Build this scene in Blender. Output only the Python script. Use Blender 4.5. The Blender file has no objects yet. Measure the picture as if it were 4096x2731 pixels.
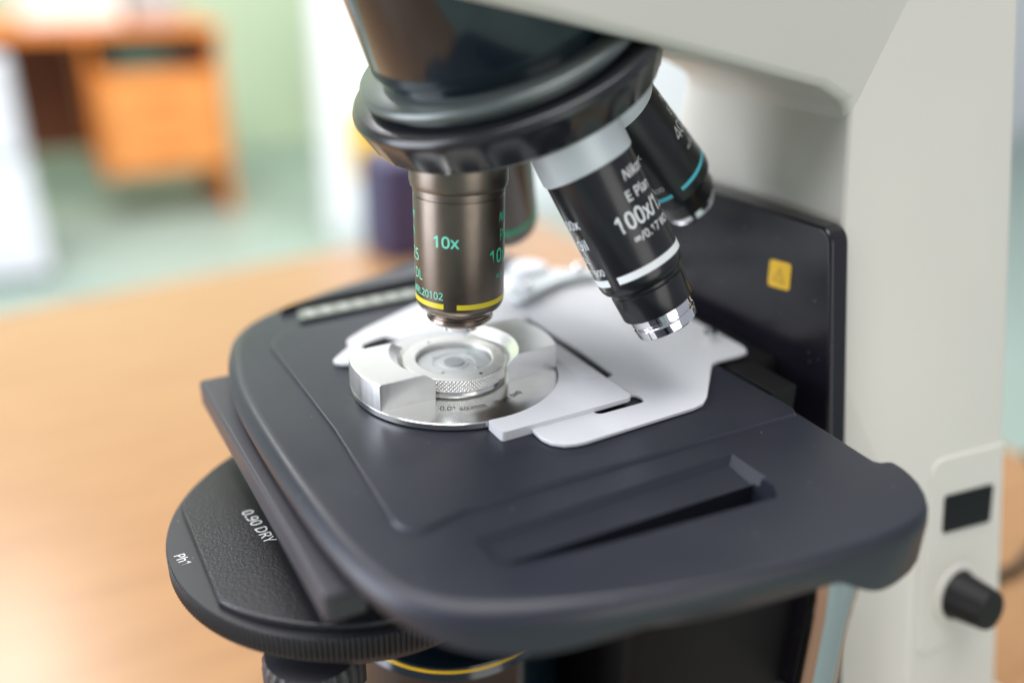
import bpy, bmesh, math, random
from mathutils import Vector, Matrix
random.seed(7)
R = math.radians
MM = 0.001                      # every length below is in millimetres
scene = bpy.context.scene
col = scene.collection

# ------------------------------------------------------------------ camera
cam_d = bpy.data.cameras.new('camera'); cam = bpy.data.objects.new('camera', cam_d); col.objects.link(cam)
scene.camera = cam
PITCH, ROLL, YAW = 0.42022, 0.01622, 0.52601
CAM = Vector((-103.617, -211.783, 117.903))
fw = Vector((math.sin(YAW)*math.cos(PITCH), math.cos(YAW)*math.cos(PITCH), -math.sin(PITCH)))
rt = Vector((math.cos(YAW), -math.sin(YAW), 0)); up = rt.cross(fw)
rt2 = rt*math.cos(ROLL) + up*math.sin(ROLL); up2 = -rt*math.sin(ROLL) + up*math.cos(ROLL)
M3 = Matrix((rt2, up2, -fw)).transposed()
cam.matrix_world = Matrix.Translation(CAM*MM) @ M3.to_4x4()
cam_d.sensor_width = 36; cam_d.lens = 3589.02/4096*36
cam_d.clip_start = 0.005; cam_d.clip_end = 60
cam_d.dof.use_dof = True; cam_d.dof.focus_distance = 0.242; cam_d.dof.aperture_fstop = 2.75
cam_d.dof.aperture_blades = 0

# ------------------------------------------------------------------ world, lamps, exposure
w = bpy.data.worlds.new('World'); scene.world = w; w.use_nodes = True
bg = w.node_tree.nodes['Background']; bg.inputs[0].default_value = (0.84, 0.88, 0.98, 1); bg.inputs[1].default_value = 0.40
def area(name, loc, target, sx, sy, power, color):
    l = bpy.data.lights.new(name, 'AREA'); l.shape = 'RECTANGLE'; l.size = sx; l.size_y = sy; l.energy = power; l.color = color
    o = bpy.data.objects.new(name, l); col.objects.link(o); o.location = loc
    o.rotation_euler = (Vector(target)-Vector(loc)).to_track_quat('-Z', 'Y').to_euler(); return o
area('overhead_fill', (-0.2, 0.2, 1.8), (0.0, 0.0, -0.2), 2.2, 1.8, 66, (1.0, 0.98, 0.96))  # added soft fill from above, no real ceiling lamp
area('window_light_left', (-1.60, 0.50, 0.25), (0, 0, 0), 1.2, 1.9, 46, (0.86, 0.90, 1.0))
area('window_light_right', (0.25, -2.0, 0.0), (0.05, 0, 0), 1.1, 1.7, 11, (1.0, 0.98, 0.93))
area('room_fill', (0.2, 1.6, 2.4), (0.8, 4.1, 0.6), 3.0, 1.4, 165, (1.0, 0.98, 0.95))  # added fill aimed at the cabinet and back wall, not a real lamp
area('far_window', (-0.62, 4.6, 3.6), (-0.15, 0.2, -0.2), 0.5, 0.9, 48, (1.0, 0.98, 0.96))
vs = scene.view_settings
vs.view_transform = 'Standard'; vs.look = 'None'; vs.gamma = 1; vs.use_curve_mapping = False; vs.exposure = 0.14
scene.render.engine = 'CYCLES'
scene.cycles.use_denoising = True
scene.cycles.max_bounces = 8; scene.cycles.diffuse_bounces = 4; scene.cycles.glossy_bounces = 5
scene.cycles.caustics_reflective = False; scene.cycles.caustics_refractive = False
scene.cycles.sample_clamp_indirect = 6

# ------------------------------------------------------------------ materials
def mat(name, color, rough=0.5, metal=0.0, spec=0.5, coat=0.0, var=0.0, vscale=400.0, bump=0.0, bscale=2000.0,
        stretch=None, rvar=0.0, dust=0.0, scratch=0.0, aniso=0.0):
    m = bpy.data.materials.new(name); m.use_nodes = True
    nt = m.node_tree; N = nt.nodes; L = nt.links; b = N['Principled BSDF']
    b.inputs['Base Color'].default_value = (*color, 1); b.inputs['Roughness'].default_value = rough
    b.inputs['Metallic'].default_value = metal; b.inputs['Specular IOR Level'].default_value = spec
    b.inputs['Coat Weight'].default_value = coat; b.inputs['Coat Roughness'].default_value = 0.12
    b.inputs['Anisotropic'].default_value = aniso
    tc = N.new('ShaderNodeTexCoord'); mp = N.new('ShaderNodeMapping'); L.new(tc.outputs['Object'], mp.inputs[0])
    if stretch: mp.inputs['Scale'].default_value = stretch
    if var or rvar:
        n = N.new('ShaderNodeTexNoise'); n.inputs['Scale'].default_value = vscale; n.inputs['Detail'].default_value = 6
        L.new(mp.outputs[0], n.inputs['Vector'])
        if var:
            mx = N.new('ShaderNodeMix'); mx.data_type = 'RGBA'
            mx.inputs[6].default_value = (*[c*(1-var) for c in color], 1); mx.inputs[7].default_value = (*[min(1, c*(1+var)) for c in color], 1)
            L.new(n.outputs[0], mx.inputs[0]); L.new(mx.outputs[2], b.inputs['Base Color'])
        if rvar:
            mr = N.new('ShaderNodeMapRange'); mr.inputs[1].default_value = 0.3; mr.inputs[2].default_value = 0.7
            mr.inputs[3].default_value = max(0.03, rough-rvar); mr.inputs[4].default_value = rough+rvar
            L.new(n.outputs[0], mr.inputs[0]); L.new(mr.outputs[0], b.inputs['Roughness'])
    if dust:      # sparse pale specks lying on the surface
        vo = N.new('ShaderNodeTexVoronoi'); vo.inputs['Scale'].default_value = 420; L.new(tc.outputs['Object'], vo.inputs['Vector'])
        lt = N.new('ShaderNodeMath'); lt.operation = 'LESS_THAN'; lt.inputs[1].default_value = 0.085; L.new(vo.outputs['Distance'], lt.inputs[0])
        sx = N.new('ShaderNodeSeparateColor'); L.new(vo.outputs['Color'], sx.inputs[0])
        gt = N.new('ShaderNodeMath'); gt.operation = 'GREATER_THAN'; gt.inputs[1].default_value = 1-dust; L.new(sx.outputs[0], gt.inputs[0])
        mu = N.new('ShaderNodeMath'); mu.operation = 'MULTIPLY'; L.new(lt.outputs[0], mu.inputs[0]); L.new(gt.outputs[0], mu.inputs[1])
        dm = N.new('ShaderNodeMix'); dm.data_type = 'RGBA'; dm.inputs[7].default_value = (*[c*0.4+0.22 for c in color], 1); dm.inputs[6].default_value = (*color, 1)
        src = b.inputs['Base Color'].links[0].from_socket if b.inputs['Base Color'].links else None
        if src: L.new(src, dm.inputs[6])
        L.new(mu.outputs[0], dm.inputs[0]); L.new(dm.outputs[2], b.inputs['Base Color'])
    if scratch:   # rubbed, streaky wear that changes the sheen
        m2 = N.new('ShaderNodeMapping'); m2.inputs['Scale'].default_value = (6, 90, 30); m2.inputs['Rotation'].default_value = (0, 0, 0.5); L.new(tc.outputs['Object'], m2.inputs[0])
        n3 = N.new('ShaderNodeTexNoise'); n3.inputs['Scale'].default_value = 6; n3.inputs['Detail'].default_value = 9; n3.inputs['Roughness'].default_value = 0.7; L.new(m2.outputs[0], n3.inputs['Vector'])
        r3 = N.new('ShaderNodeMapRange'); r3.inputs[1].default_value = 0.42; r3.inputs[2].default_value = 0.68; r3.inputs[3].default_value = 0.0; r3.inputs[4].default_value = -scratch; L.new(n3.outputs[0], r3.inputs[0])
        ad = N.new('ShaderNodeMath'); ad.operation = 'ADD'; ad.inputs[0].default_value = rough
        if b.inputs['Roughness'].links: L.new(b.inputs['Roughness'].links[0].from_socket, ad.inputs[0])
        L.new(r3.outputs[0], ad.inputs[1]); L.new(ad.outputs[0], b.inputs['Roughness'])
    if bump:
        n2 = N.new('ShaderNodeTexNoise'); n2.inputs['Scale'].default_value = bscale; n2.inputs['Detail'].default_value = 3
        L.new(mp.outputs[0], n2.inputs['Vector'])
        bp = N.new('ShaderNodeBump'); bp.inputs['Strength'].default_value = bump; bp.inputs['Distance'].default_value = 0.0001
        L.new(n2.outputs[0], bp.inputs['Height']); L.new(bp.outputs[0], b.inputs['Normal'])
    return m
M = {
 'stage': mat('black_stage_coating', (0.015, 0.017, 0.027), 0.40, var=0.10, vscale=25, rvar=0.08, bump=0.10, bscale=2600, dust=0.05),
 'bar': mat('black_anodised_bar', (0.034, 0.033, 0.042), 0.45, rvar=0.05, vscale=60, bump=0.15, bscale=2500),
 'ring': mat('black_nosepiece_gloss', (0.012, 0.013, 0.016), 0.22, coat=0.15, rvar=0.03, vscale=80),
 'barrel': mat('barrel_reflection_tint', (0.004, 0.011, 0.017), 0.15, coat=0.3),  # bluish base colour stands in for blue reflections on the barrel
 'flange': mat('satin_flange', (0.13, 0.15, 0.145), 0.30, metal=0.5),
 'panel': mat('black_panel', (0.010, 0.009, 0.014), 0.22, rvar=0.08, vscale=25, dust=0.04),
 'deep': mat('matt_black', (0.004, 0.004, 0.005), 0.6, spec=0.25),
 'crinkle': mat('crinkle_black', (0.011, 0.011, 0.014), 0.33, bump=1.0, bscale=1500, rvar=0.05, vscale=900),
 'turret': mat('turret_black', (0.022, 0.022, 0.026), 0.40, bump=0.2, bscale=1500, dust=0.08),
 'alu': mat('turned_aluminium', (0.90, 0.90, 0.875), 0.33, metal=1.0, rvar=0.04, vscale=600, bump=0.08, bscale=900, stretch=(1, 1, 0.1)),
 'alu_floor': mat('lapped_aluminium', (0.84, 0.84, 0.82), 0.17, metal=1.0),
 'knurl': mat('knurled_aluminium', (0.84, 0.84, 0.81), 0.25, metal=1.0),
 'ringtop': mat('frosted_aluminium', (0.80, 0.80, 0.78), 0.42, metal=0.9, bump=0.12, bscale=2500, rvar=0.05, vscale=400),
 'glow_white': mat('glow_white_insert', (0.95, 0.95, 0.95), 0.4, metal=0.2, spec=0.4, var=0.03, vscale=300),  # white colour stands in for light shining up under the glass
 'pillar': mat('optical_glass_top', (0.50, 0.52, 0.53), 0.25),
 'grey': mat('pale_grey_enamel', (0.64, 0.655, 0.68), 0.40, spec=0.35, bump=0.10, bscale=2200, var=0.05, vscale=40, scratch=0.08, dust=0.03),
 'bronze': mat('bronze_anodised', (0.185, 0.153, 0.126), 0.34, metal=1.0, bump=0.10, bscale=5000, rvar=0.03, vscale=300),
 'bronze_dimmed': mat('bronze_dimmed', (0.085, 0.07, 0.06), 0.34, metal=0.9),  # bronze with shade put into its colour, offsetting the bright back light
 'bronze_bright': mat('bronze_polished', (0.30, 0.235, 0.20), 0.22, metal=1.0),
 'objblack': mat('objective_black', (0.011, 0.011, 0.013), 0.24, bump=0.06, bscale=5000, rvar=0.03, vscale=200),
 'silver': mat('satin_chrome_collar', (0.66, 0.71, 0.73), 0.5, metal=0.35, bump=0.05, bscale=3000),
 'rodchrome': mat('dimmed_chrome', (0.40, 0.40, 0.43), 0.06, metal=1.0),  # chrome darkened in colour to stand in for dark reflections
 'chrome': mat('chrome', (0.86, 0.86, 0.88), 0.07, metal=1.0),
 'body': mat('stand_enamel', (0.68, 0.658, 0.588), 0.42, bump=0.55, bscale=900, var=0.02, vscale=30, rvar=0.04),
 'yellow': mat('yellow_band', (0.72, 0.60, 0.02), 0.38), 'green': mat('green_ink', (0.06, 0.62, 0.36), 0.4),
 'greenb': mat('green_band', (0.015, 0.40, 0.19), 0.4),
 'mint': mat('mint_ink', (0.20, 0.80, 0.58), 0.4), 'white': mat('white_ink', (0.78, 0.81, 0.80), 0.4),
 'cyan': mat('cyan_band', (0.09, 0.60, 0.70), 0.35), 'dimwhite': mat('grey_ink', (0.62, 0.63, 0.63), 0.45),
 'sticker': mat('warning_label', (0.92, 0.55, 0.02), 0.35), 'stickink': mat('label_ink', (0.50, 0.29, 0.02), 0.4),
 'yring': mat('yellow_ring', (0.95, 0.58, 0.01), 0.35), 'engrave': mat('engraving', (0.01, 0.01, 0.012), 0.7, spec=0.1),
 'rubber': mat('knob_plastic', (0.006, 0.006, 0.006), 0.5, spec=0.3), 'socket': mat('socket_plastic', (0.003, 0.003, 0.004), 0.3, spec=0.3),
 'scale': mat('scale_strip', (0.16, 0.18, 0.15), 0.45), 'tick': mat('scale_tick', (0.40, 0.42, 0.40), 0.5),
 'gwall': mat('green_wall', (0.64, 0.77, 0.56), 0.8, var=0.05, vscale=1.5), 'floor': mat('teal_floor', (0.34, 0.44, 0.39), 0.42, var=0.10, vscale=2),
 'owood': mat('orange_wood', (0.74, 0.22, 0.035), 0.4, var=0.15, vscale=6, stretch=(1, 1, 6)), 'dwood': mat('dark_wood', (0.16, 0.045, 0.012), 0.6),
 'owood2': mat('light_orange_wood', (0.76, 0.29, 0.075), 0.4, var=0.1, vscale=6),
 'cloth': mat('white_cloth', (0.72, 0.72, 0.78), 0.85, var=0.06, vscale=8), 'paper': mat('paper', (0.8, 0.76, 0.72), 0.7),
 'cabinet': mat('white_gloss', (0.86, 0.87, 0.90), 0.5, var=0.02, vscale=3), 'case': mat('violet_case', (0.045, 0.036, 0.095), 0.4),
 'folder': mat('green_folder', (0.02, 0.12, 0.10), 0.6), 'notice': mat('yellow_notice', (0.85, 0.50, 0.03), 0.6),
 'leaf': mat('dark_folder', (0.02, 0.02, 0.02), 0.6),
}
def wood():
    m = bpy.data.materials.new('desk_laminate'); m.use_nodes = True; nt = m.node_tree; N = nt.nodes; L = nt.links; b = N['Principled BSDF']
    tc = N.new('ShaderNodeTexCoord'); mp = N.new('ShaderNodeMapping'); mp.inputs['Scale'].default_value = (1.2, 14, 14); mp.inputs['Rotation'].default_value = (0, 0, R(28))
    n = N.new('ShaderNodeTexNoise'); n.inputs['Scale'].default_value = 9; n.inputs['Detail'].default_value = 8; n.inputs['Distortion'].default_value = 0.8
    r = N.new('ShaderNodeValToRGB'); r.color_ramp.elements[0].position = 0.3; r.color_ramp.elements[0].color = (0.305, 0.168, 0.078, 1)
    r.color_ramp.elements[1].position = 0.7; r.color_ramp.elements[1].color = (0.375, 0.214, 0.102, 1)
    L.new(tc.outputs['Object'], mp.inputs[0]); L.new(mp.outputs[0], n.inputs['Vector']); L.new(n.outputs[0], r.inputs[0]); L.new(r.outputs[0], b.inputs['Base Color'])
    b.inputs['Roughness'].default_value = 0.26; b.inputs['Specular IOR Level'].default_value = 0.4
    return m
M['wood'] = wood()
def glassm():
    m = bpy.data.materials.new('clear_glass'); m.use_nodes = True; nt = m.node_tree; N = nt.nodes; L = nt.links
    t = N.new('ShaderNodeBsdfTransparent'); t.inputs[0].default_value = (0.97, 0.98, 0.98, 1)
    g = N.new('ShaderNodeBsdfGlossy'); g.inputs['Roughness'].default_value = 0.03
    lw = N.new('ShaderNodeLayerWeight'); lw.inputs[0].default_value = 0.5
    pw = N.new('ShaderNodeMath'); pw.operation = 'POWER'; pw.inputs[1].default_value = 4.0; L.new(lw.outputs['Facing'], pw.inputs[0])
    ma = N.new('ShaderNodeMath'); ma.operation = 'MULTIPLY_ADD'; ma.inputs[1].default_value = 0.5; ma.inputs[2].default_value = 0.04; L.new(pw.outputs[0], ma.inputs[0])
    mx = N.new('ShaderNodeMixShader'); L.new(ma.outputs[0], mx.inputs[0]); L.new(t.outputs[0], mx.inputs[1]); L.new(g.outputs[0], mx.inputs[2])
    L.new(mx.outputs[0], N['Material Output'].inputs[0]); return m
M['glass'] = glassm()

# ------------------------------------------------------------------ mesh helpers (mm)
def obj(name, bm, m, parent=None, smooth=True, angle=35, bevel=0.0, seg=3, label=None):
    bmesh.ops.scale(bm, vec=(MM, MM, MM), verts=bm.verts)
    me = bpy.data.meshes.new(name); bm.to_mesh(me); bm.free()
    o = bpy.data.objects.new(name, me); col.objects.link(o)
    if isinstance(m, (list, tuple)):
        for q in m: me.materials.append(q)
    else: me.materials.append(m)
    if bevel:
        md = o.modifiers.new('bevel', 'BEVEL'); md.width = bevel*MM; md.segments = seg; md.limit_method = 'ANGLE'; md.angle_limit = R(30)
        md.harden_normals = False
    if smooth:
        me.shade_smooth()
        if not bevel: me.set_sharp_from_angle(angle=R(angle))
        else:
            wn = o.modifiers.new('normals', 'WEIGHTED_NORMAL'); wn.keep_sharp = True; wn.weight = 80
    if parent:
        o.parent = parent; o.matrix_parent_inverse = Matrix.Translation(parent.matrix_world.translation).inverted() if parent.type == 'EMPTY' else Matrix()
        if parent.type == 'EMPTY': o.matrix_parent_inverse = Matrix.Translation(-Vector(parent.location))
    if label: o['label'] = label
    return o
def tag(o, label, cat, group=None, kind=None):
    o['label'] = label
    if cat: o['category'] = cat
    if group: o['group'] = group
    if kind: o['kind'] = kind
    return o
def thing(name, loc, label, cat, group=None):
    o = bpy.data.objects.new(name, None); col.objects.link(o); o.location = Vector(loc)*MM; o.empty_display_size = 0.02
    return tag(o, label, cat, group)
def NB(): return bmesh.new()
def add_prism(bm, pts, z0, z1, f0=None, f1=None):
    a = [bm.verts.new((x, y, f0(x, y) if f0 else z0)) for x, y in pts]; b = [bm.verts.new((x, y, f1(x, y) if f1 else z1)) for x, y in pts]
    n = len(pts); bm.faces.new(list(reversed(a))); bm.faces.new(b)
    for i in range(n): bm.faces.new((a[i], a[(i+1) % n], b[(i+1) % n], b[i]))
    bmesh.ops.recalc_face_normals(bm, faces=bm.faces); return bm
def add_box(bm, x0, x1, y0, y1, z0, z1): return add_prism(bm, [(x0, y0), (x1, y0), (x1, y1), (x0, y1)], z0, z1)
def box(*a): return add_box(NB(), *a)
def add_hull(bm, rings, cap=True):
    vr = [[bm.verts.new(p) for p in r] for r in rings]; n = len(vr[0])
    for a, b in zip(vr, vr[1:]):
        for i in range(n): bm.faces.new((a[i], a[(i+1) % n], b[(i+1) % n], b[i]))
    if cap: bm.faces.new(list(reversed(vr[0]))); bm.faces.new(vr[-1])
    bmesh.ops.recalc_face_normals(bm, faces=bm.faces); return bm
def frame_of(o, ax, toward=None):
    o = Vector(o); ax = Vector(ax).normalized()
    t = (Vector(toward) if toward is not None else CAM) - (o + ax*80); e1 = (t - ax*t.dot(ax)).normalized(); return o, ax, e1, ax.cross(e1)
def add_lathe(bm, prof, fr, n=96, rfun=None):
    o, ax, e1, e2 = fr; rings = []
    for r, s in prof:
        if r < 1e-6: rings.append([bm.verts.new(o+ax*s)]); continue
        rings.append([bm.verts.new(o+ax*s+(e1*math.cos(2*math.pi*i/n)+e2*math.sin(2*math.pi*i/n))*(r*(rfun(i/n, s) if rfun else 1))) for i in range(n)])
    for a, b in zip(rings, rings[1:]):
        for i in range(n):
            j = (i+1) % n
            if len(a) == 1 and len(b) == 1: break
            if len(a) == 1: bm.faces.new((a[0], b[j], b[i]))
            elif len(b) == 1: bm.faces.new((a[i], a[j], b[0]))
            else: bm.faces.new((a[i], a[j], b[j], b[i]))
    bmesh.ops.recalc_face_normals(bm, faces=bm.faces); return bm
def lathe(prof, fr, n=96, rfun=None): return add_lathe(NB(), prof, fr, n, rfun)
ZF = (Vector((0, 0, 0)), Vector((0, 0, 1)), Vector((1, 0, 0)), Vector((0, 1, 0)))
def at(x, y, z=0): return (Vector((x, y, z)), Vector((0, 0, 1)), Vector((1, 0, 0)), Vector((0, 1, 0)))
def arc(cx, cy, r, a0, a1, n=24): return [(cx+r*math.cos(R(a0+(a1-a0)*i/n)), cy+r*math.sin(R(a0+(a1-a0)*i/n))) for i in range(n+1)]
def roundpoly(pts, rad, n=6):
    out = []; L = len(pts)
    for i in range(L):
        r = rad[i] if isinstance(rad, (list, tuple)) else rad
        p = Vector(pts[i]); a = Vector(pts[i-1])-p; b = Vector(pts[(i+1) % L])-p
        if r <= 0: out.append(tuple(p)); continue
        ang = a.angle(b); d = min(r/math.tan(ang/2), a.length*0.49, b.length*0.49)
        q0 = p+a.normalized()*d; q1 = p+b.normalized()*d
        for k in range(n+1):
            t = k/n; out.append(tuple(q0*(1-t)**2+p*2*t*(1-t)+q1*t*t))
    return out
def catmull(pts, sub=5, closed=True):
    out = []; n = len(pts)
    for i in range(n if closed else n-1):
        P0, P1, P2, P3 = [Vector(pts[(i+k-1) % n]) if closed else Vector(pts[min(max(i+k-1, 0), n-1)]) for k in range(4)]
        for k in range(sub):
            t = k/sub
            out.append(0.5*((2*P1)+(-P0+P2)*t+(2*P0-5*P1+4*P2-P3)*t*t+(-P0+3*P1-3*P2+P3)*t**3))
    if not closed: out.append(Vector(pts[-1]))
    return out
def add_tube(bm, pts, r, n=12):
    pts = [Vector(p) for p in pts]; rings = []; prev = None
    for i, p in enumerate(pts):
        d = (pts[min(i+1, len(pts)-1)]-pts[max(i-1, 0)]).normalized()
        u = prev if prev else (Vector((0, 0, 1)) if abs(d.z) < .9 else Vector((1, 0, 0)))
        u = (u-d*u.dot(d)).normalized(); prev = u; v = d.cross(u)
        rings.append([p+(u*math.cos(2*math.pi*k/n)+v*math.sin(2*math.pi*k/n))*r for k in range(n)])
    return add_hull(bm, rings)
def boolean_cut(target, cutters):
    for c in cutters:
        md = target.modifiers.new('cut', 'BOOLEAN'); md.operation = 'DIFFERENCE'; md.object = c; md.solver = 'EXACT'
    dg = bpy.context.evaluated_depsgraph_get(); ev = target.evaluated_get(dg); me = bpy.data.meshes.new_from_object(ev)
    target.modifiers.clear(); old = target.data; target.data = me; bpy.data.meshes.remove(old)
    for c in cutters: bpy.data.objects.remove(c)
    me.shade_smooth(); me.set_sharp_from_angle(angle=R(32))
FONTS = {}
def font_for(t):          # Blender's own interface fonts, with its built-in face as a fallback
    n = 'NotoSansMath-Regular.woff2' if '\u221e' in t else (None if '\u00b5' in t else 'NotoSansHebrew-Regular.woff2')
    if n and n not in FONTS:
        try: FONTS[n] = bpy.data.fonts.load(bpy.utils.resource_path('LOCAL') + '/datafiles/fonts/' + n)
        except Exception: FONTS[n] = None
    return FONTS.get(n)
def cap_height(f):
    c = bpy.data.curves.new('t', 'FONT'); c.body = 'H'; c.size = 1.0
    if f: c.font = f
    o = bpy.data.objects.new('t', c); col.objects.link(o)
    me = bpy.data.meshes.new_from_object(o.evaluated_get(bpy.context.evaluated_depsgraph_get()))
    h = max(v.co.y for v in me.vertices)-min(v.co.y for v in me.vertices)
    bpy.data.meshes.remove(me); bpy.data.objects.remove(o); bpy.data.curves.remove(c); return h
def text_bm(items, mapper, step=0.5):
    """items: (string, cap height, x, y, shear, bold); mapper bends the flat text (mm) onto its surface"""
    bm = NB()
    for s, h, x0, y0, shear, bold, xs in items:
        c = bpy.data.curves.new('t', 'FONT'); c.body = s; c.size = h/0.70; c.offset = bold*h; c.resolution_u = 4
        f = font_for(s)
        if f: c.font = f
        c.size = h/cap_height(f)
        o = bpy.data.objects.new('t', c); col.objects.link(o)
        dg = bpy.context.evaluated_depsgraph_get(); me = bpy.data.meshes.new_from_object(o.evaluated_get(dg))
        b2 = NB(); b2.from_mesh(me); bpy.data.meshes.remove(me); bpy.data.objects.remove(o); bpy.data.curves.remove(c)
        xm = max([v.co.x for v in b2.verts]+[0])
        for v in b2.verts: v.co.x = v.co.x*xs
        xm *= xs; k = step
        while k < xm:
            bmesh.ops.bisect_plane(b2, geom=b2.verts[:]+b2.edges[:]+b2.faces[:], plane_co=(k, 0, 0), plane_no=(1, 0, 0)); k += step
        off = x0 if x0 is not None else 0
        if isinstance(x0, tuple): off = x0[0]-xm       # right aligned
        for v in b2.verts: v.co.x += off+shear*v.co.y; v.co.y += y0
        tmp = bpy.data.meshes.new('tmp'); b2.to_mesh(tmp); b2.free(); bm.from_mesh(tmp); bpy.data.meshes.remove(tmp)
    for v in bm.verts: v.co = mapper(v.co.x, v.co.y)
    bmesh.ops.recalc_face_normals(bm, faces=bm.faces)
    return bm
def cyl_map(fr, r):
    o, ax, e1, e2 = fr           # x runs to the reader's right (angle falls), y runs towards the thread
    return lambda x, y: o+ax*(-y)+(e1*math.cos(-x/r)+e2*math.sin(-x/r))*(r+0.05)
def add_band(bm, fr, r, s0, s1, a0, a1, t=0.06):
    o, ax, e1, e2 = fr; n = max(2, int(abs(a1-a0)/3)); rings = []
    for i in range(n+1):
        a = R(a0+(a1-a0)*i/n); d = e1*math.cos(a)+e2*math.sin(a)
        rings.append([o+ax*s0+d*(r-.1), o+ax*s0+d*(r+t), o+ax*s1+d*(r+t), o+ax*s1+d*(r-.1)])
    return add_hull(bm, rings)

# ------------------------------------------------------------------ the room (far, out of focus)
FL = -930.0
bm = NB(); add_box(bm, -4000, 6000, -3500, 5000, FL-40, FL)
tag(obj('floor', bm, M['floor'], smooth=False), 'pale teal floor of the room behind the desk', None, kind='structure')
bm = NB(); add_box(bm, -4000, 6000, 4700, 4800, FL, 2200)
tag(obj('wall', bm, M['gwall'], smooth=False), 'pale green wall at the back of the room', None, kind='structure')

t = thing('tall_cabinet', (2500, 2950, FL), 'tall bright white cabinet standing beyond the far edge of the near desk', 'cabinet')
obj('cabinet_body', box(905, 5200, 2870, 2930, FL+60, 1300), M['cabinet'], t, bevel=4)
for i in range(4): obj('cabinet_door', box(908+1072*i, 908+1072*i+1064, 2850, 2869, FL+70, 1290), M['cabinet'], t, bevel=3)
obj('plinth', box(920, 5190, 2875, 2920, FL, FL+60), M['cabinet'], t, smooth=False)
tag(obj('notice', box(990, 1190, 2845, 2849.5, -670, -440), M['notice'], smooth=False), 'small yellow notice stuck on the white cabinet door', 'notice')

t = thing('writing_desk', (300, 3700, FL), 'orange wooden desk with drawers standing by the green wall', 'desk')
DY = 3480
obj('desktop', box(-900, 725, DY-30, DY+640, -222, -190), M['owood'], t, bevel=3)
obj('side_panel', box(690, 715, DY, DY+600, FL, -223), M['owood'], t, bevel=2)
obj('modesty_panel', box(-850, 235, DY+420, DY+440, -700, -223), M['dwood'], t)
pd = obj('drawer_unit', box(240, 262, DY+10, DY+600, -740, -223), M['owood'], t, bevel=2)
obj('shelf_bottom', box(262, 690, DY+10, DY+600, -740, -722), M['owood'], pd)
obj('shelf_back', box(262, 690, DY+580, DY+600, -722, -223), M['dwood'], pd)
obj('shelf', box(262, 690, DY+10, DY+580, -368, -350), M['owood'], pd)
for z0, z1 in ((-545, -372), (-720, -550)):
    d = obj('drawer', box(266, 686, DY-8, DY+12, z0, z1), M['owood2'], t, bevel=3)
    obj('handle', box(420, 530, DY-24, DY-8, (z0+z1)/2-8, (z0+z1)/2+8), M['owood'], d, bevel=3)
tag(obj('folder', box(330, 520, DY+30, DY+330, -349, -268), M['folder'], bevel=2), 'dark green folder lying in the open shelf of the orange desk', 'folder')
tag(obj('binder', box(525, 640, DY+30, DY+330, -349, -278), M['leaf'], bevel=2), 'black binder in the open shelf of the orange desk beside the green folder', 'binder')
pp = NB(); add_box(pp, 60, 400, DY+80, DY+420, -189, 60)
tag(obj('white_carton', pp, M['paper'], bevel=6), 'big off-white carton standing on the orange desk', 'carton')
pp = NB(); add_box(pp, 430, 610, DY+120, DY+400, -189, -60)
tag(obj('grey_carton', pp, mat('grey_card', (0.42, 0.42, 0.42), 0.7), bevel=6), 'low grey carton at the end of the orange desktop', 'carton')

t = thing('chair', (-240, 3000, FL), 'white covered chair in front of the orange desk', 'chair')
ch = NB(); add_prism(ch, roundpoly([(-500, 2960), (-40, 2960), (-20, 3010), (-20, 3060), (-500, 3060)], 25), -520, -225)
obj('backrest', ch, M['cloth'], t, bevel=40, seg=5)
obj('seat', box(-500, -22, 2965, 3300, -540, -470), M['cloth'], t, bevel=30, seg=4)
sk = NB(); add_hull(sk, [[(-445, 2940, FL+30), (-15, 2940, FL+30), (-15, 3320, FL+30), (-445, 3320, FL+30)], [(-432, 2962, -541), (-24, 2962, -541), (-24, 3298, -541), (-432, 3298, -541)]])
obj('skirt', sk, M['cloth'], t, bevel=12)
for x in (-410, -55):
    for y in (2975, 3285): obj('leg', box(x-14, x+14, y-14, y+14, FL, FL+30), M['leaf'], t)

# near desk
t = thing('desk', (0, 0, FL), 'light orange laminate desk the microscope stands on', 'desk')
dk = NB(); add_prism(dk, [(-430, -150), (452, -150), (452, 712), (-430, 617)], -214, -190)
obj('desktop', dk, M['wood'], t, bevel=2)
for x in (-390, 410):
    for y in (-110, 540): obj('leg', box(x-22, x+22, y-22, y+22, FL, -214), M['leaf'], t)
tag(obj('instrument_case', box(224, 335, 612, 682, -190, -84), M['case'], bevel=7), 'dark violet case standing on the far edge of the desk', 'case')
tb = NB(); add_tube(tb, [tuple(p) for p in catmull([(190, 10, -187.2), (250, -2, -187.2), (318, -8.4, -187), (342, -6.4, -187), (420, 20, -187), (452, 60, -187.2)], 8, False)], 2.7)
tag(obj('cable', tb, M['rubber']), 'black cable lying on the desk behind the microscope stand', 'cable')

# ------------------------------------------------------------------ the microscope
MS = thing('microscope', (90, 0, -190), 'pale grey laboratory microscope with black stage and four objectives', 'microscope')

# --- stand column: tapers upward, front corner, lighter bevel face and side face
yf = lambda z: 35.1+(78.8-z)*0.1216
yr = lambda z: 37.8+(104.4-z)*0.191
xr = lambda z: 167.7+(104-z)*0.045
rings = []
for z in (230, 160, 104, 60, 0, -60, -120, -165):
    h = [(108, 0), (108, yf(z)), (132, yr(z)), (xr(z), yr(z)+2.0), (xr(z)+14, yr(z)-16), (xr(z)+16, 0)]
    rings.append([(x, -y, z) for x, y in h] + [(x, y, z) for x, y in reversed(h[1:-1])])
bm = NB(); add_hull(bm, list(reversed(rings)))
column = obj('column', bm, M['body'], MS, bevel=3.2, seg=4)
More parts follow.
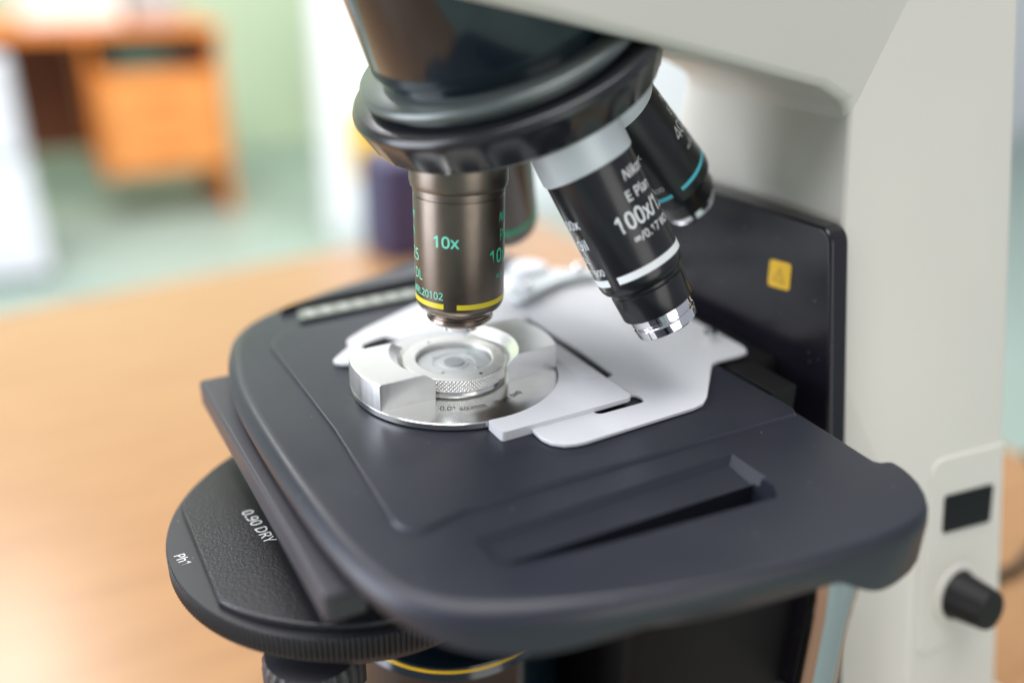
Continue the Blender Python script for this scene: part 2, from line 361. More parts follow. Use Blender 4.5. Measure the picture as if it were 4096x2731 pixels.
# raised side panel with rounded front corners, on the side face
def side(x, z, off=0.0):   # point on the -Y side face
    t = (x-132)/(xr(z)-132); y = yr(z)+2.0*t
    return Vector((x, -(y+off*0.98), z+off*0.18))
pts = roundpoly([(xr(-35)-.2, -35.0), (139, -33.2), (135.2, -103), (xr(-103)-.2, -103)], [0, 6, 5, 0])
bm = NB(); add_hull(bm, [[side(x, z, -0.6) for x, z in pts], [side(x, z, 0.7) for x, z in pts]])
sp = obj('side_panel', bm, M['body'], column, bevel=0.6)
pts = roundpoly([(145, -46.6), (168.8, -48.3), (168.0, -61.8), (144.6, -59.6)], 1.3)
bm = NB(); add_hull(bm, [[side(x, z, 0.3) for x, z in pts], [side(x, z, 1.4) for x, z in pts]])
obj('socket', bm, M['socket'], column, bevel=0.3)
kc = side(153.7, -84.6, 0.5); nrm = Vector((-0.06, -0.98, 0.19)).normalized()
fr = (kc, nrm, Vector((1, 0, 0)), nrm.cross(Vector((1, 0, 0))))
kn = lathe([(0, 0), (8.9, 0), (8.9, 1.0), (8.2, 2.0), (7.0, 12.5), (6.6, 13.4), (0, 13.5)], fr, 64)
obj('dial_knob', kn, M['rubber'], column, angle=40)
obj('dial_seat', lathe([(0, -.2), (11.4, -.2), (11.4, .45), (10.6, .75), (0, .75)], fr, 64), M['body'], column)

# --- arm reaching forward from the column to the nosepiece
prof = [(-72, 120.4), (-11.3, 106.6), (96, 82.1), (106, 77.5), (109, 70), (140, 60), (140, 200), (-72, 200)]
bm = NB(); a = [bm.verts.new((x, -35.8, z)) for x, z in prof]; b = [bm.verts.new((x, 35.8, z)) for x, z in prof]
bm.faces.new(a); bm.faces.new(list(reversed(b)))
for i in range(len(prof)): bm.faces.new((a[i], b[i], b[(i+1) % len(prof)], a[(i+1) % len(prof)]))
bmesh.ops.recalc_face_normals(bm, faces=bm.faces)
obj('arm', bm, M['body'], MS, bevel=3.0, seg=4)
# foot under the column
bm = NB(); add_prism(bm, roundpoly([(60, -80), (205, -90), (205, 90), (60, 80)], 14), -190, -150)
obj('foot', bm, M['body'], MS, bevel=5, seg=4)

# --- black focus bracket in front of the column, with its warning label
def pan(z): return 42.6+(43.2-z)*0.192
pts = [(-pan(-120), -120), (pan(-120), -120), (pan(43.4), 43.4), (-pan(43.4), 43.4)]
pts = roundpoly(pts, [0, 0, 6, 6], 8)
bm = NB(); add_hull(bm, [[(107.6, y, z) for y, z in pts], [(100, y, z) for y, z in pts]])
br = obj('focus_bracket', bm, M['panel'], MS, bevel=1.3, seg=3)
pts = roundpoly([(-21.1, 28.3), (-21.6, 19.7), (-30.5, 20.6), (-29.9, 29.2)], 1.3)
bm = NB(); add_hull(bm, [[(100.05, y, z) for y, z in pts], [(99.8, y, z) for y, z in pts]])
st = obj('warning_label', bm, M['sticker'], br, label='small orange yellow square label on the black bracket')
bm = NB(); cy, cz = -25.8, 24.2
tri = [(cy, cz+2.7), (cy+2.7, cz-2.1), (cy-2.7, cz-2.1)]; tri2 = [(cy, cz+1.8), (cy+1.9, cz-1.6), (cy-1.9, cz-1.6)]
v1 = [bm.verts.new((99.74, y, z)) for y, z in tri]; v2 = [bm.verts.new((99.74, y, z)) for y, z in tri2]
for i in range(3): bm.faces.new((v1[i], v1[(i+1) % 3], v2[(i+1) % 3], v2[i]))
add_box(bm, 99.72, 99.76, cy-.22, cy+.22, cz-1.3, cz+.7)
obj('warning_symbol', bm, M['stickink'], br, smooth=False)
bm = NB(); add_box(bm, 86, 101, -30, 40, -62, -2)
obj('carriage', bm, M['deep'], MS, bevel=2)

# --- nosepiece
A = Vector((1.4, -1.4, 125.21)); nz = Vector((0.37794, 0.07743, -0.92259)).normalized()
fr = frame_of(A, nz)
FN = fr
def ringfun(u, s):
    k = (u*25) % 1.0; d = 1 if s > 41.5 and s < 48.6 else 0
    return 1-0.015*d*math.sin(math.pi*k)**0.8
nose = obj('nosepiece', lathe([(0, -4), (33.0, -4), (33.2, 29.6), (32.6, 30.6), (30.9, 31.4), (30.9, 34.8), (20, 34.8)], fr, 128), M['barrel'], MS, angle=40)
obj('flange', lathe([(20, 33.4), (37.2, 33.4), (38.0, 34.0), (38.3, 34.9), (37.9, 36.0), (36.6, 36.6), (35.0, 36.9), (35.0, 39.5), (20, 39.5)], fr, 160), M['flange'], nose, angle=50)
obj('grip_ring', lathe([(30, 38.2), (40.8, 38.2), (41.7, 38.7), (42.2, 39.6), (42.3, 40.4), (42.0, 41.6), (39.9, 48.3), (39.3, 48.8), (30, 48.9)], fr, 520, ringfun), M['ring'], nose, angle=50)
obj('turret_plate', lathe([(0, 47.5), (38.8, 47.5), (38.4, 49.5), (34, 52.0), (20, 54), (0, 54)], fr, 128), M['flange'], nose, angle=40)

def rotv(v, k, a): return Matrix.Rotation(a, 3, k) @ v
D0 = Vector((0, 0, -1)); ZA = 125.21

# ten-power objective
fr = frame_of(A, D0)
S = lambda z: ZA-z
o10 = obj('objective', lathe([(0, S(68)), (13.2, S(68)), (13.25, S(60.3)), (12.95, S(58.9)), (12.42, S(58.5)), (12.40, S(57.25)), (12.15, S(57.1)), (12.15, S(56.55)), (12.38, S(56.4)), (12.25, S(27.0)), (12.1, S(26.2)), (11.7, S(25.3)), (11.2, S(24.7)), (10.6, S(24.3)), (0, S(24.3))], fr, 128), M['bronze'], MS, angle=28, label='upright bronze ten-power objective with yellow band over the counting chamber')
obj('nose_ring', lathe([(0, S(24.5)), (10.6, S(24.3)), (9.35, S(23.1)), (8.95, S(22.9)), (8.95, S(22.45)), (9.25, S(22.2)), (9.3, S(21.3)), (8.9, S(20.6)), (6.2, S(19.3)), (0, S(19.3))], fr, 128), M['bronze_bright'], o10, angle=25)
obj('front_lens', lathe([(0, S(19.6)), (5.9, S(19.4)), (5.4, S(18.4)), (4.9, S(17.5)), (3.9, S(17.2)), (3.7, S(17.5)), (0, S(17.3))], fr, 64), M['chrome'], o10, angle=30)
bm = add_band(NB(), fr, 12.27, S(28.75), S(27.3), 4, -180, 0.04); add_band(bm, fr, 12.27, S(28.75), S(27.3), 21, 175, 0.04)
obj('colour_band', bm, M['yellow'], o10, angle=60)
mp = cyl_map(fr, 12.32); AX = lambda deg: -R(deg)*12.32
bm = text_bm([('10x', 3.0, AX(34.5), -S(44.6), 0, 0.022, 1.05)], mp)
obj('magnification_mark', bm, M['mint'], o10, smooth=False)
bm = text_bm([('Nikon', 2.4, AX(-57), -S(50.1), 0.22, 0.02, 1.0), ('Plan', 3.1, AX(-59.5), -S(44.7), 0, 0.0, .9), ('10x/0.25', 3.8, AX(-38.5), -S(39.0), 0, 0.018, 0.95), ('\u221e/-  WD 10.5', 2.0, AX(-51.5), -S(34.3), 0, 0.0, 0.95)], mp)
obj('main_lettering', bm, M['green'], o10, smooth=False)
bm = text_bm([('10x/0.25', 3.3, (AX(62),), -S(39.2), 0, 0.0, .9), ('Ph1 DL', 2.9, (AX(54),), -S(34.2), 0, 0.0, .85), ('MRL20102', 2.05, (AX(21.5),), -S(29.9), 0, 0.0, .93)], mp)
obj('serial_lettering', bm, M['mint'], o10, smooth=False)
bm = text_bm([('Nikon', 2.4, (AX(73),), -S(50.6), 0.2, 0.02, 1.0), ('Plan', 3.0, (AX(73),), -S(45.8), 0, 0.0, 1.0)], mp)
obj('side_lettering', bm, M['green'], o10, smooth=False)

# hundred-power objective
d1 = Vector((0.38151, -0.31249, -0.86994)).normalized(); fr = frame_of(A, d1)
o100 = obj('objective', lathe([(0, 66), (12.0, 66), (12.05, 99.6), (11.8, 100.8), (11.3, 101.7), (10.4, 102.2), (9.9, 102.7), (9.9, 103.5), (10.35, 103.9), (10.15, 110.6), (9.9, 111.1), (9.3, 111.4), (0, 111.4)], fr, 128), M['objblack'], MS, angle=28, label='black hundred-power objective with white band and silver collar')
obj('collar', lathe([(0, 52), (12.5, 52), (12.5, 68.3), (12.2, 68.9), (11.9, 68.9)], fr, 128), M['silver'], o100, angle=40)
obj('nose_cap', lathe([(0, 111.2), (8.9, 111.2), (8.85, 113.3), (8.5, 113.6), (8.2, 113.7), (8.2, 114.2), (8.8, 114.4), (8.9, 114.7), (8.6, 117.0), (8.0, 117.5), (2.2, 118.0), (2.0, 117.8), (0, 117.8)], fr, 96), M['chrome'], o100, angle=25)
bm = add_band(NB(), fr, 12.05, 96.3, 98.3, 31.5, -180, 0.05); add_band(bm, fr, 12.05, 96.3, 98.3, 46, 176, 0.05)
obj('colour_band', bm, M['white'], o100, angle=60)
mp = cyl_map(fr, 12.08); AX = lambda deg: -R(deg)*12.08
bm = text_bm([('Nikon', 2.5, AX(-31), -74.9, 0.18, 0.022, 1.0), ('E Plan', 2.6, AX(-23), -80.0, 0, 0.015, 1.0), ('100x/1.25', 4.3, AX(4.5), -86.3, 0, 0.022, 0.84), ('\u221e/0.17 WD 0.23', 2.1, AX(-9.5), -90.2, 0, 0.015, 0.95)], mp)
obj('main_lettering', bm, M['white'], o100, smooth=False)
bm = text_bm([('100x', 2.6, (AX(46),), -81.0, 0, 0.015, 1.0), ('Oil', 2.7, (AX(50),), -87.0, 0, 0.015, 1.0), ('DL', 2.0, (AX(62),), -91.0, 0, 0.0, 1.0), ('MRP71900', 1.9, (AX(45),), -94.9, 0, 0.015, 0.9)], mp)
obj('side_lettering', bm, M['white'], o100, smooth=False)

# forty-power objective
d2 = Vector((0.69759, -0.02272, -0.71614)).normalized(); fr = frame_of(A, d2)
o40 = obj('objective', lathe([(0, 66), (12.0, 66), (12.05, 101.2), (11.8, 102.4), (11.2, 103.2), (10.3, 103.6), (9.9, 104.4), (9.85, 108.8), (9.5, 109.8), (8.6, 110.4), (0, 110.4)], fr, 128), M['objblack'], MS, angle=28, label='black forty-power objective with light blue band behind the white banded one')
obj('collar', lathe([(0, 52), (12.3, 52), (12.3, 69.0), (12.05, 69.5), (11.9, 69.5)], fr, 128), M['silver'], o40, angle=40)
obj('nose_cap', lathe([(0, 110.2), (8.3, 110.3), (8.2, 112.2), (7.8, 112.5), (7.8, 112.9), (8.0, 113.2), (7.2, 114.6), (4, 115.2), (0, 115.2)], fr, 96), M['chrome'], o40, angle=25)
bm = add_band(NB(), fr, 12.05, 97.0, 98.3, -2.5, -180, 0.05); add_band(bm, fr, 12.05, 97.0, 98.3, 13, 176, 0.05)
obj('colour_band', bm, M['cyan'], o40, angle=60)
mp = cyl_map(fr, 12.08); AX = lambda deg: -R(deg)*12.08
bm = text_bm([('Nikon', 2.3, AX(-64), -74.9, 0.15, 0.0, 1.0), ('E Plan', 2.6, AX(-61), -80.0, 0, 0.0, 1.0), ('40x/0.65', 4.2, AX(-42), -86.5, 0, 0.01, 0.85), ('\u221e/0.17 WD 0.65', 2.0, AX(-46), -91.4, 0, 0.0, 0.95)], mp)
obj('main_lettering', bm, M['dimwhite'], o40, smooth=False)
bm = text_bm([('40x', 2.2, (AX(14),), -81.0, 0, 0.0, 1.0), ('MRP70400', 1.7, (AX(17),), -94.6, 0, 0.0, 0.95)], mp)
obj('side_lettering', bm, M['dimwhite'], o40, smooth=False)

# green-banded objective at the back
d3 = rotv(D0, nz, R(106)); fr = frame_of(A, d3)
o20 = obj('objective', lathe([(0, 54), (12.6, 54), (12.6, 66), (12.2, 67), (12.2, 117), (11.7, 119.4), (10.6, 120.8), (9.5, 121.4), (0, 121.4)], fr, 96), M['bronze_dimmed'], MS, angle=40, label='bronze objective with green band, half hidden behind the yellow banded one')
bm = add_band(NB(), fr, 12.2, 110.6, 113.0, 8, -180, 0.05); add_band(bm, fr, 12.2, 110.6, 113.0, 26, 178, 0.05)
obj('colour_band', bm, M['greenb'], o20, angle=60)
bm = text_bm([('WD 1.2', 2.0, AX(-50), -103.0, 0, 0.02, 1.0)], cyl_map(fr, 12.12))
obj('main_lettering', bm, M['greenb'], o20, smooth=False)

# --- stage: smooth outline, rounded rim, skirt of uneven depth, two grip notches
soft = [(75.5, 88), (70, 101), (60, 108.5), (48, 110.5), (35.3, 108.1), (14.4, 99.5), (-4.5, 93.2), (-26, 84), (-38.6, 76.3), (-46.6, 67.3), (-51.1, 57), (-54.6, 43.7), (-57.1, 28.4), (-58.1, 12.5), (-58.3, -6), (-58.1, -24), (-57.6, -39), (-56.7, -54.5), (-54.7, -67.4), (-51.4, -77), (-45.7, -84.8), (-39.1, -89.9), (-29, -95), (-15.7, -100.0), (2.4, -104.8), (23, -108.6), (39.9, -110.9), (52.9, -111.8), (60, -111.6)]
OUT = catmull(soft, 5, closed=False)
hard = [(64.5, -111.0), (68, -109.8), (71, -107.7), (74, -104.7), (76.4, -101.2), (78.0, -97.6), (78.9, -94.4), (79.0, -92.0), (78.6, -90.6), (77.4, -89.8), (75.7, -89.3), (75.1, -88.6), (75.2, -87.0)] + [(75.3+2.5*k/8, -85+35*k/8) for k in range(9)] + [(77.8, y) for y in range(-42, 52, 8)] + [(77.4, 60), (76.8, 72)]
OUT += [Vector(p) for p in hard]
nO = len(OUT)
def offset(pts, d, vary=True):
    out = []
    for i in range(len(pts)):
        tg = (pts[(i+1) % len(pts)]-pts[i-1]).normalized(); nn = Vector((tg.y, -tg.x)); q = pts[i]; k = 1-0.62*min(1, max(0, (q.x+38)/45)) if q.y < 0 else 1-0.6*min(1, max(0, (q.x-40)/28)); out.append(q+nn*(d*k))
    return out
OUT = offset(OUT, 0.5)
def zbot(x, y):
    # skirt: deep at the two near corners, shallow between them
    k = lambda c, r: math.exp(-((x-c[0])**2+(y-c[1])**2)/(2*r*r))
    return -(7.2+6.2*k((-31, -93), 17)+8.2*k((70, -106), 13)+6.8*k((52, -112), 9)+6.0*k((-36, 86), 22)+8*k((70, 100), 16))
rings = []
for d, z in ((-4.8, -0.95), (-3.6, -1.0), (-2.5, -1.25), (-1.4, -1.9), (-0.5, -2.9), (0.0, -4.3), (0.1, -5.6)):
    rings.append([(p.x, p.y, z) for p in offset(OUT, d)])
rings.append([(p.x, p.y, zbot(p.x, p.y)+1.0) for p in offset(OUT, -0.3)])
rings.append([(p.x, p.y, zbot(p.x, p.y)) for p in offset(OUT, -1.3)])
rings.append([(p.x, p.y, -12.5) for p in offset(OUT, -7)])
bm = NB(); add_hull(bm, rings)
stage = obj('stage', bm, M['stage'], MS, label='large black mechanical stage with rounded rim')
cut = []
for sg in (-1, 1):
    ring_top = [(-29, 69.6), (44, 70.0), (46.5, 76), (42.5, 89.6), (-26, 81.6), (-28.5, 76)]
    # shallow recess with chamfered walls
    lo = [(-27.9, 70.3, -2.5), (42.6, 70.5, -2.9), (42.4, 81, -4.0), (-26.9, 79.4, -3.1)]
    hi = [(-30.4, 68.4), (45.6, 68.4), (45.4, 81.5), (-29.5, 79.8)]
    bm = NB(); v0 = [bm.verts.new((x, y*sg, z)) for x, y, z in lo]; v1 = [bm.verts.new((x, y*sg, -0.3)) for x, y in hi]; v2 = [bm.verts.new((x, y*sg, 4)) for x, y in hi]
    bm.faces.new(v0); bm.faces.new(list(reversed(v2)))
    for i in range(4):
        bm.faces.new((v0[i], v1[i], v1[(i+1) % 4], v0[(i+1) % 4])); bm.faces.new((v1[i], v2[i], v2[(i+1) % 4], v1[(i+1) % 4]))
    bmesh.ops.recalc_face_normals(bm, faces=bm.faces); cut.append(obj('cut', bm, M['stage'], smooth=False))
    pl = [(-27.5, 77.6), (42.7, 79.2), (43.6, 85.0), (40.6, 89.0), (-24, 82.6), (-27.3, 80.6)]
    zb = [-3.1, -11.6, -11.6, -11.6, -3.3, -3.2]
    bm = NB(); v0 = [bm.verts.new((x, y*sg, z)) for (x, y), z in zip(pl, zb)]; v1 = [bm.verts.new((x, y*sg, 4)) for x, y in pl]
    n = 6
    bmesh.ops.triangulate(bm, faces=[bm.faces.new(v0)]); bm.faces.new(list(reversed(v1)))
    for i in range(n): bm.faces.new((v0[i], v1[i], v1[(i+1) % n], v0[(i+1) % n]))
    bmesh.ops.recalc_face_normals(bm, faces=bm.faces); cut.append(obj('cut', bm, M['stage'], smooth=False))
boolean_cut(stage, cut)
# raised working surface
pl = roundpoly([(-40.6, -10), (-43.2, -57.0), (-39.5, -62.2), (-25, -59.2), (74, -63), (76.2, -60), (76.2, 60), (74, 62), (-34, 60), (-40.4, 50)], [60, 8, 5, 20, 3, 2, 2, 3, 9, 9], 8)
bm = NB(); add_hull(bm, [[(x, y, -1.3) for x, y in pl], [(x, y, -0.95) for x, y in pl], [(x+(0.35 if x < 0 else -0.2), y*0.992, -0.25) for x, y in pl], [(x+(0.9 if x < 0 else -0.5), y*0.98, 0.0) for x, y in pl]])
obj('stage_surface', bm, M['stage'], stage, bevel=0.5, seg=3)
# scale strip with ticks near the far notch
bm = NB(); add_prism(bm, roundpoly([(-26, 64.5), (30, 67.0), (30, 74.5), (-24, 73)], 1.5), -0.6, 0.5)
sc = obj('scale_strip', bm, M['scale'], stage, bevel=.2)
bm = NB()
for k in range(9): add_box(bm, -22+k*6.2, -20.2+k*6.2, 66+k*.25, 71.5+k*.25, 0.5, 0.56)
add_box(bm, -22, 29, 68.2, 69.2, 0.57, 0.62)
obj('scale_marks', bm, M['tick'], stage, smooth=False)
# long guide bar under the front rim
bm = NB(); add_prism(bm, [(-61.2, -60.2), (-51.2, -60.4), (-51.2, 56.5), (-62.0, 56.5)], -18.6, -10.2)
fb = obj('guide_bar', bm, M['bar'], stage, bevel=1.1, seg=4)
bm = NB(); add_box(bm, -59, -53.2, -60.55, -60.2, -16.7, -12.0)
obj('bar_end_label', bm, M['turret'], stage)
# rear rail
bm = NB(); add_box(bm, 78.4, 88.6, -49.0, 40, -14, -0.6)
obj('rear_rail', bm, M['deep'], stage, bevel=0.6)
bm = NB(); add_box(bm, -38, 74, -78, 58, -17, -12.4)
obj('stage_underplate', bm, M['deep'], stage, bevel=2)
# coaxial drive rod hanging under the near corner
rod = (Vector((47.3, -103.9, 0)), Vector((0, 0, -1)), Vector((1, 0, 0)), Vector((0, -1, 0)))
obj('drive_rod', lathe([(0, 8), (5.3, 8), (5.4, 19.6), (5.2, 20.4), (5.2, 25.0), (4.95, 25.8), (4.95, 90), (0, 90)], rod, 64), M['rodchrome'], stage, angle=30)
obj('drive_knob', lathe([(0, 84), (13, 84), (14, 86), (14, 104), (12, 106), (0, 106)], rod, 64), M['rubber'], stage, angle=30)

# --- specimen holder: thin plate, clamp jaw, screws, lever
pl = [(4.2, -30.9), (4.0, -38.5)] + [(4.0, -42.5), (5.0, -45.4), (7.4, -47.9), (10.5, -49.0)] + [(13, -49.3), (49.5, -48.3), (53.5, -47.5), (57.0, -45.0), (58.0, -44.1)] + \
     [(72.6, -29.3), (74.4, -28.4), (76.5, -28.0), (85.5, -28.1), (88.6, -27.4), (90.2, -25.2), (90.7, -22.4), (91.0, 0), (91.2, 40), (88, 58), (78, 66), (60, 70), (40, 68), (13, 56.9), (-9.8, 45.6), (-16.6, 41.0), (-18.3, 39.6), (-19.1, 37.6), (-19.0, 35.6), (-20.6, 33.6), (-25.6, 29.2), (-27.2, 27.4), (-27.3, 25.4), (-26.2, 23.9), (-23.9, 22.4)]
a0 = math.degrees(math.atan2(22.4, -23.9)); 
inner = [(31.6*math.cos(R(a)), 31.6*math.sin(R(a))) for a in (a0-6, a0-14)] + [(37.0*math.cos(R(a)), 37.0*math.sin(R(a))) for a in (115, 107, 100)] + [(31.6*math.cos(R(a)), 31.6*math.sin(R(a))) for a in range(96, -83, -6)]
bm = NB(); add_prism(bm, pl+inner, 0.25, 1.35)
holder = obj('specimen_holder', bm, M['grey'], stage, bevel=0.28, seg=3)
# slots in the thin plate, seen as dark openings down to the stage
def slot(pts):
    return obj('cut', add_prism(NB(), pts, -1, 4), M['grey'], smooth=False)
holder.modifiers.clear()
s1 = slot(roundpoly([(38.6, -21.9), (42.2, -20.8), (42.5, 28), (38.8, 28)], 1.0))
s2 = slot(roundpoly([(23.6, -39.0), (40.4, -39.0), (40.6, -33.6), (23.8, -33.6)], 2.5))
boolean_cut(holder, [s1, s2])
bv = holder.modifiers.new('bevel', 'BEVEL'); bv.width = 0.22*MM; bv.segments = 2; bv.limit_method = 'ANGLE'; bv.angle_limit = R(40)
jaw = [(-5.0, -30.35)] + roundpoly([(-4.9, -37.7), (37.7, -37.6), (38.2, -28)], [0.9, 2.6, 0], 6)[1:] + [(38.2, 29), (34, 32), (16, 30)]
jaw += [(30.35*math.cos(R(a)), 30.35*math.sin(R(a))) for a in range(58, -100, -4)]
bm = NB(); add_prism(bm, roundpoly([(-4.9, -30.3), (-4.9, -37.5), (4.1, -37.46), (5.2, -37.46), (37.1, -37.3), (37.7, 29), (34, 32), (16, 30)], [0.2, 1.2, 0, 0, 2.6, 3, 2, 0], 6) + [(30.35*math.cos(R(a)), 30.35*math.sin(R(a))) for a in range(58, -99, -4)], 1.0, 2.75, f0=lambda x, y: 0.08 if x < 4.15 else (1.0 if x < 30 else 1.5))
obj('clamp_jaw', bm, M['grey'], holder, bevel=0.3, seg=3)
bm = NB(); add_prism(bm, roundpoly([(30.6, -22), (36.4, -23), (36.6, 24), (31.5, 24)], 2.8), 2.7, 2.86)
obj('jaw_inlay', bm, M['grey'], holder)
for (x, y) in ((85.5, -13.2), (82.5, 28), (70, 60)):
    s = obj('screw', lathe([(0, 1.3), (2.3, 1.3), (2.3, 3.0), (1.9, 3.5), (0.8, 3.5), (0.8, 3.0), (0, 3.0)], at(x, y), 32), M['chrome'], holder, angle=30)
obj('spacer', lathe([(0, -2.4), (1.6, -2.4), (1.6, 0.2), (0, 0.2)], at(84.5, -25.2), 24), M['chrome'], holder, angle=30)
# release lever and its pivot on the far side of the holder
bm = NB(); add_prism(bm, catmull_pts := [(p.x, p.y) for p in catmull([(44, 36), (56, 42), (70, 47), (83, 46), (86, 50), (80, 54), (66, 55), (52, 50), (43, 43)], 4)], 3.2, 5.0)
obj('release_lever', bm, M['silver'], holder, bevel=0.5)
obj('pivot_knob', lathe([(0, 1.3), (7.5, 1.3), (7.5, 5.5), (6.6, 6.6), (0, 6.8)], at(62, 62), 48), M['grey'], holder, angle=30)
obj('pivot_pin', lathe([(0, 4.9), (2.4, 4.9), (2.4, 7.6), (1.6, 8.4), (0, 8.4)], at(76, 50), 32), M['chrome'], holder, angle=30)
obj('pivot_pin', lathe([(0, 4.9), (2.0, 4.9), (2.0, 7.0), (1.4, 7.6), (0, 7.6)], at(50, 43), 32), M['chrome'], holder, angle=30)

# --- condenser with its rotating turret under the stage
tc_ = at(-31, 0)
def teeth(u, s):
    return 1-0.026*(0.5+0.5*math.cos(2*math.pi*u*250))**1.5 if -41.4 < s < -35.2 else 1
prof = [(0, -34.9), (50, -34.9), (53.4, -34.9), (53.9, -35.5), (53.9, -41.2), (53.2, -42.0), (49, -42.4), (48, -44.5), (46.5, -49.5), (0, -49.5)]
cond = obj('condenser_turret', lathe(prof, tc_, 1500, teeth), M['turret'], MS, angle=50)
pts = [(-78.4, 22)] + [] 
arcpts = [(-31+51.3*math.cos(R(a)), 51.3*math.sin(R(a))) for a in range(-154, 155, 4)]
bm = NB(); add_prism(bm, arcpts, -34.95, -32.4)
obj('turret_cover', bm, M['crinkle'], cond, bevel=0.7, seg=3)
bm = text_bm([('0.90 DRY', 3.1, 0, 0, 0, 0.012, 0.98)], lambda x, y: Vector((-62.6+y+0.12*x, 11.7-x, -32.36)))
obj('aperture_lettering', bm, M['dimwhite'], cond, smooth=False)
bm = text_bm([('Ph1', 2.7, 0, 0, 0, 0.015, 0.85)], lambda x, y: Vector((-83.0+y+0.18*x, 3.8-x, -34.86)))
obj('phase_lettering', bm, M['dimwhite'], cond, smooth=False)
obj('set_screw', lathe([(0, 0), (1.3, 0), (1.3, 1.2), (0, 1.6)], (Vector((-73.5, -23.2, -46.2)), Vector((-.85, -.5, 0)).normalized(), Vector((0, 0, 1)), Vector((.5, -.85, 0)).normalized()), 24), M['chrome'], cond)
kf = at(-57, -31.5)
obj('centering_knob', lathe([(0, -49), (9, -49), (12.2, -50.0), (13.2, -52), (13.2, -62), (0, -62)], kf, 240, lambda u, s: 1-0.05*(0.5+0.5*math.cos(2*math.pi*u*24)) if s < -51 else 1), M['turret'], cond, angle=40)
body_c = obj('condenser_body', lathe([(0, -17), (19, -17), (24, -24), (24, -49), (30, -52), (30, -66), (26, -70), (0, -70)], at(0, 0), 96), M['deep'], MS, angle=30)
bm = NB(); add_box(bm, 10, 100, -26, 26, -60, -24); obj('condenser_mount', bm, M['deep'], body_c, bevel=3)
# field lens housing with yellow ring rising from the foot
fh = obj('field_lens_housing', lathe([(0, -78), (29.4, -78), (31.6, -78.8), (33.5, -82), (33.5, -96), (35.5, -98), (35.5, -112), (38.5, -116), (38.5, -190), (0, -190)], at(-2, 0), 96), M['barrel'], MS, angle=30)
bm = add_band(NB(), (Vector((-2, 0, 0)), Vector((0, 0, -1)), Vector((-.45, -.89, 0)), Vector((-.89, .45, 0))), 31.7, 79.3, 81.2, -180, 178, 0.7)
obj('yellow_ring', bm, M['yring'], fh)
# dark focusing block and coarse knob below the stage
bm = NB(); add_prism(bm, roundpoly([(34, -50), (104, -52), (104, 52), (34, 50)], 6), -150, -19)
fb2 = obj('focus_block', bm, M['deep'], MS, bevel=4, seg=3)

# ------------------------------------------------------------------ counting chamber on the stage
CC = thing('counting_chamber', (0, 0, 0), 'round machined aluminium sperm counting chamber with two tall segments on the stage', 'counting chamber')
bm = lathe([(0, 0.05), (29.4, 0.05), (29.7, 0.25), (30, 0.45), (30, 1.95), (29.75, 2.2), (15.3, 2.2), (15.1, 2.05), (14.9, 2.05), (14.7, 2.2), (14.3, 3.0), (0, 3.0)], ZF, 192)
base = obj('base_disc', bm, M['alu_floor'], CC, angle=25)
YC0, YC1 = -11.7, 12.3
def seg_block(sgn):
    """ring segment between the two chords, with a conical inner wall"""
    bm = NB(); n = 40; Ro = 30.0; rings = []
    prof = [(30.0, 2.15), (30.0, 9.95), (29.75, 10.2), (18.6, 10.2), (16.3, 7.9), (16.3, 2.15)]
    # one section per y, from chord to chord
    for i in range(n+1):
        y = YC0+(YC1-YC0)*i/n
        rings.append([Vector((sgn*math.sqrt(max(r*r-y*y, 0.01)), y, z)) for r, z in prof])
    add_hull(bm, rings); return bm
for sgn in (-1, 1):
    obj('side_segment', seg_block(sgn), M['alu'], CC, bevel=0.16, seg=2)
obj('inner_platform', lathe([(0, 3.0), (10.6, 3.0), (10.8, 5.7), (10.6, 5.9), (6.2, 5.9), (5.9, 5.6), (4.4, 5.6), (4.1, 5.9), (0, 5.9)], ZF, 96), M['glow_white'], CC, angle=30)
obj('optical_pillar', lathe([(0, 5.9), (3.0, 5.9), (3.0, 6.2), (2.85, 6.3), (0, 6.3)], ZF, 48), M['pillar'], CC, angle=30)
for a in (35, 125, 215, 305):
    obj('spacer_pin', lathe([(0, 5.9), (0.7, 5.9), (0.7, 6.2), (0, 6.25)], at(7.4*math.cos(R(a)), 7.4*math.sin(R(a))), 24), M['glow_white'], CC, angle=30)
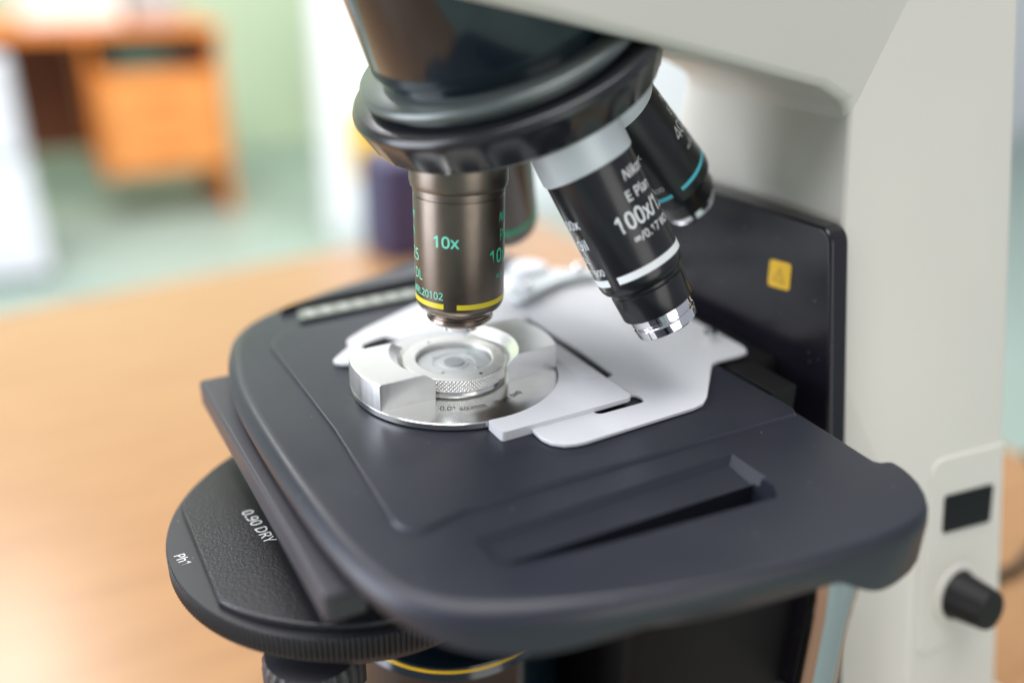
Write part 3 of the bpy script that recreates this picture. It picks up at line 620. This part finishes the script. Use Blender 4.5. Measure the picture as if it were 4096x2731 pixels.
def arcmap(r0, a_start): return lambda x, y: Vector(((r0-y)*math.cos(R(a_start)+x/r0), (r0-y)*math.sin(R(a_start)+x/r0), 2.215))
bm = text_bm([('0.01 sq.mm', 2.2, 0, 0, 0, 0.018, 0.80), ('10 \u00b5m deep', 2.2, 15.9, 0, 0, 0.012, 0.70)], arcmap(22.4, -127.0), 0.4)
obj('engraving', bm, M['engrave'], CC, smooth=False)

# cover: knurled ring with a glass window, rests on the pins
CV = thing('chamber_cover', (0, 0, 3.2), 'diamond knurled aluminium ring with clear glass window lying in the counting chamber', 'cover')
RC = 15.2
bm = NB(); NP, zk0, zk1 = 84, 3.45, 7.15; sub = 8; nt = NP*sub; nzr = 34; rings = []
pz = (2*math.pi*RC/NP)
for j in range(nzr+1):
    z = zk0+(zk1-zk0)*j/nzr; ring = []
    for i in range(nt):
        u = i/sub; v = (z-zk0)/pz
        a = abs(((u+v) % 1)-0.5)*2; b = abs(((u-v) % 1)-0.5)*2
        h = min(a, b); e = min(1, min(j, nzr-j)/2.0)
        r = RC-0.50+0.52*min(1, (1-max(1-a, 1-b))*1.35)*e
        th = 2*math.pi*i/nt; ring.append((r*math.cos(th), r*math.sin(th), z))
    rings.append(ring)
add_hull(bm, rings, cap=False)
obj('knurled_rim', bm, M['knurl'], CV, angle=80)
prof = [(RC-1.0, 3.3), (RC-0.7, 3.3), (RC-0.36, 3.46), (RC-0.6, 3.5), (RC-0.6, 7.1), (RC-0.3, 7.14), (RC-0.3, 7.25), (RC-0.5, 7.5), (11.3, 7.5), (11.05, 7.35), (11.0, 6.5), (11.0, 3.3), (RC-1, 3.3)]
obj('cover_ring', lathe(prof, ZF, 192), M['ringtop'], CV, angle=25)
obj('glass_window', lathe([(0, 6.45), (10.95, 6.45), (10.95, 6.85), (0, 6.85)], ZF, 96), M['glass'], CV, angle=30)
for x, y in ((2.0, -12.9), (-2.1, 12.9)):
    obj('index_dot', lathe([(0, 7.52), (0.5, 7.52)], at(x, y), 20), M['engrave'], CV, smooth=False)
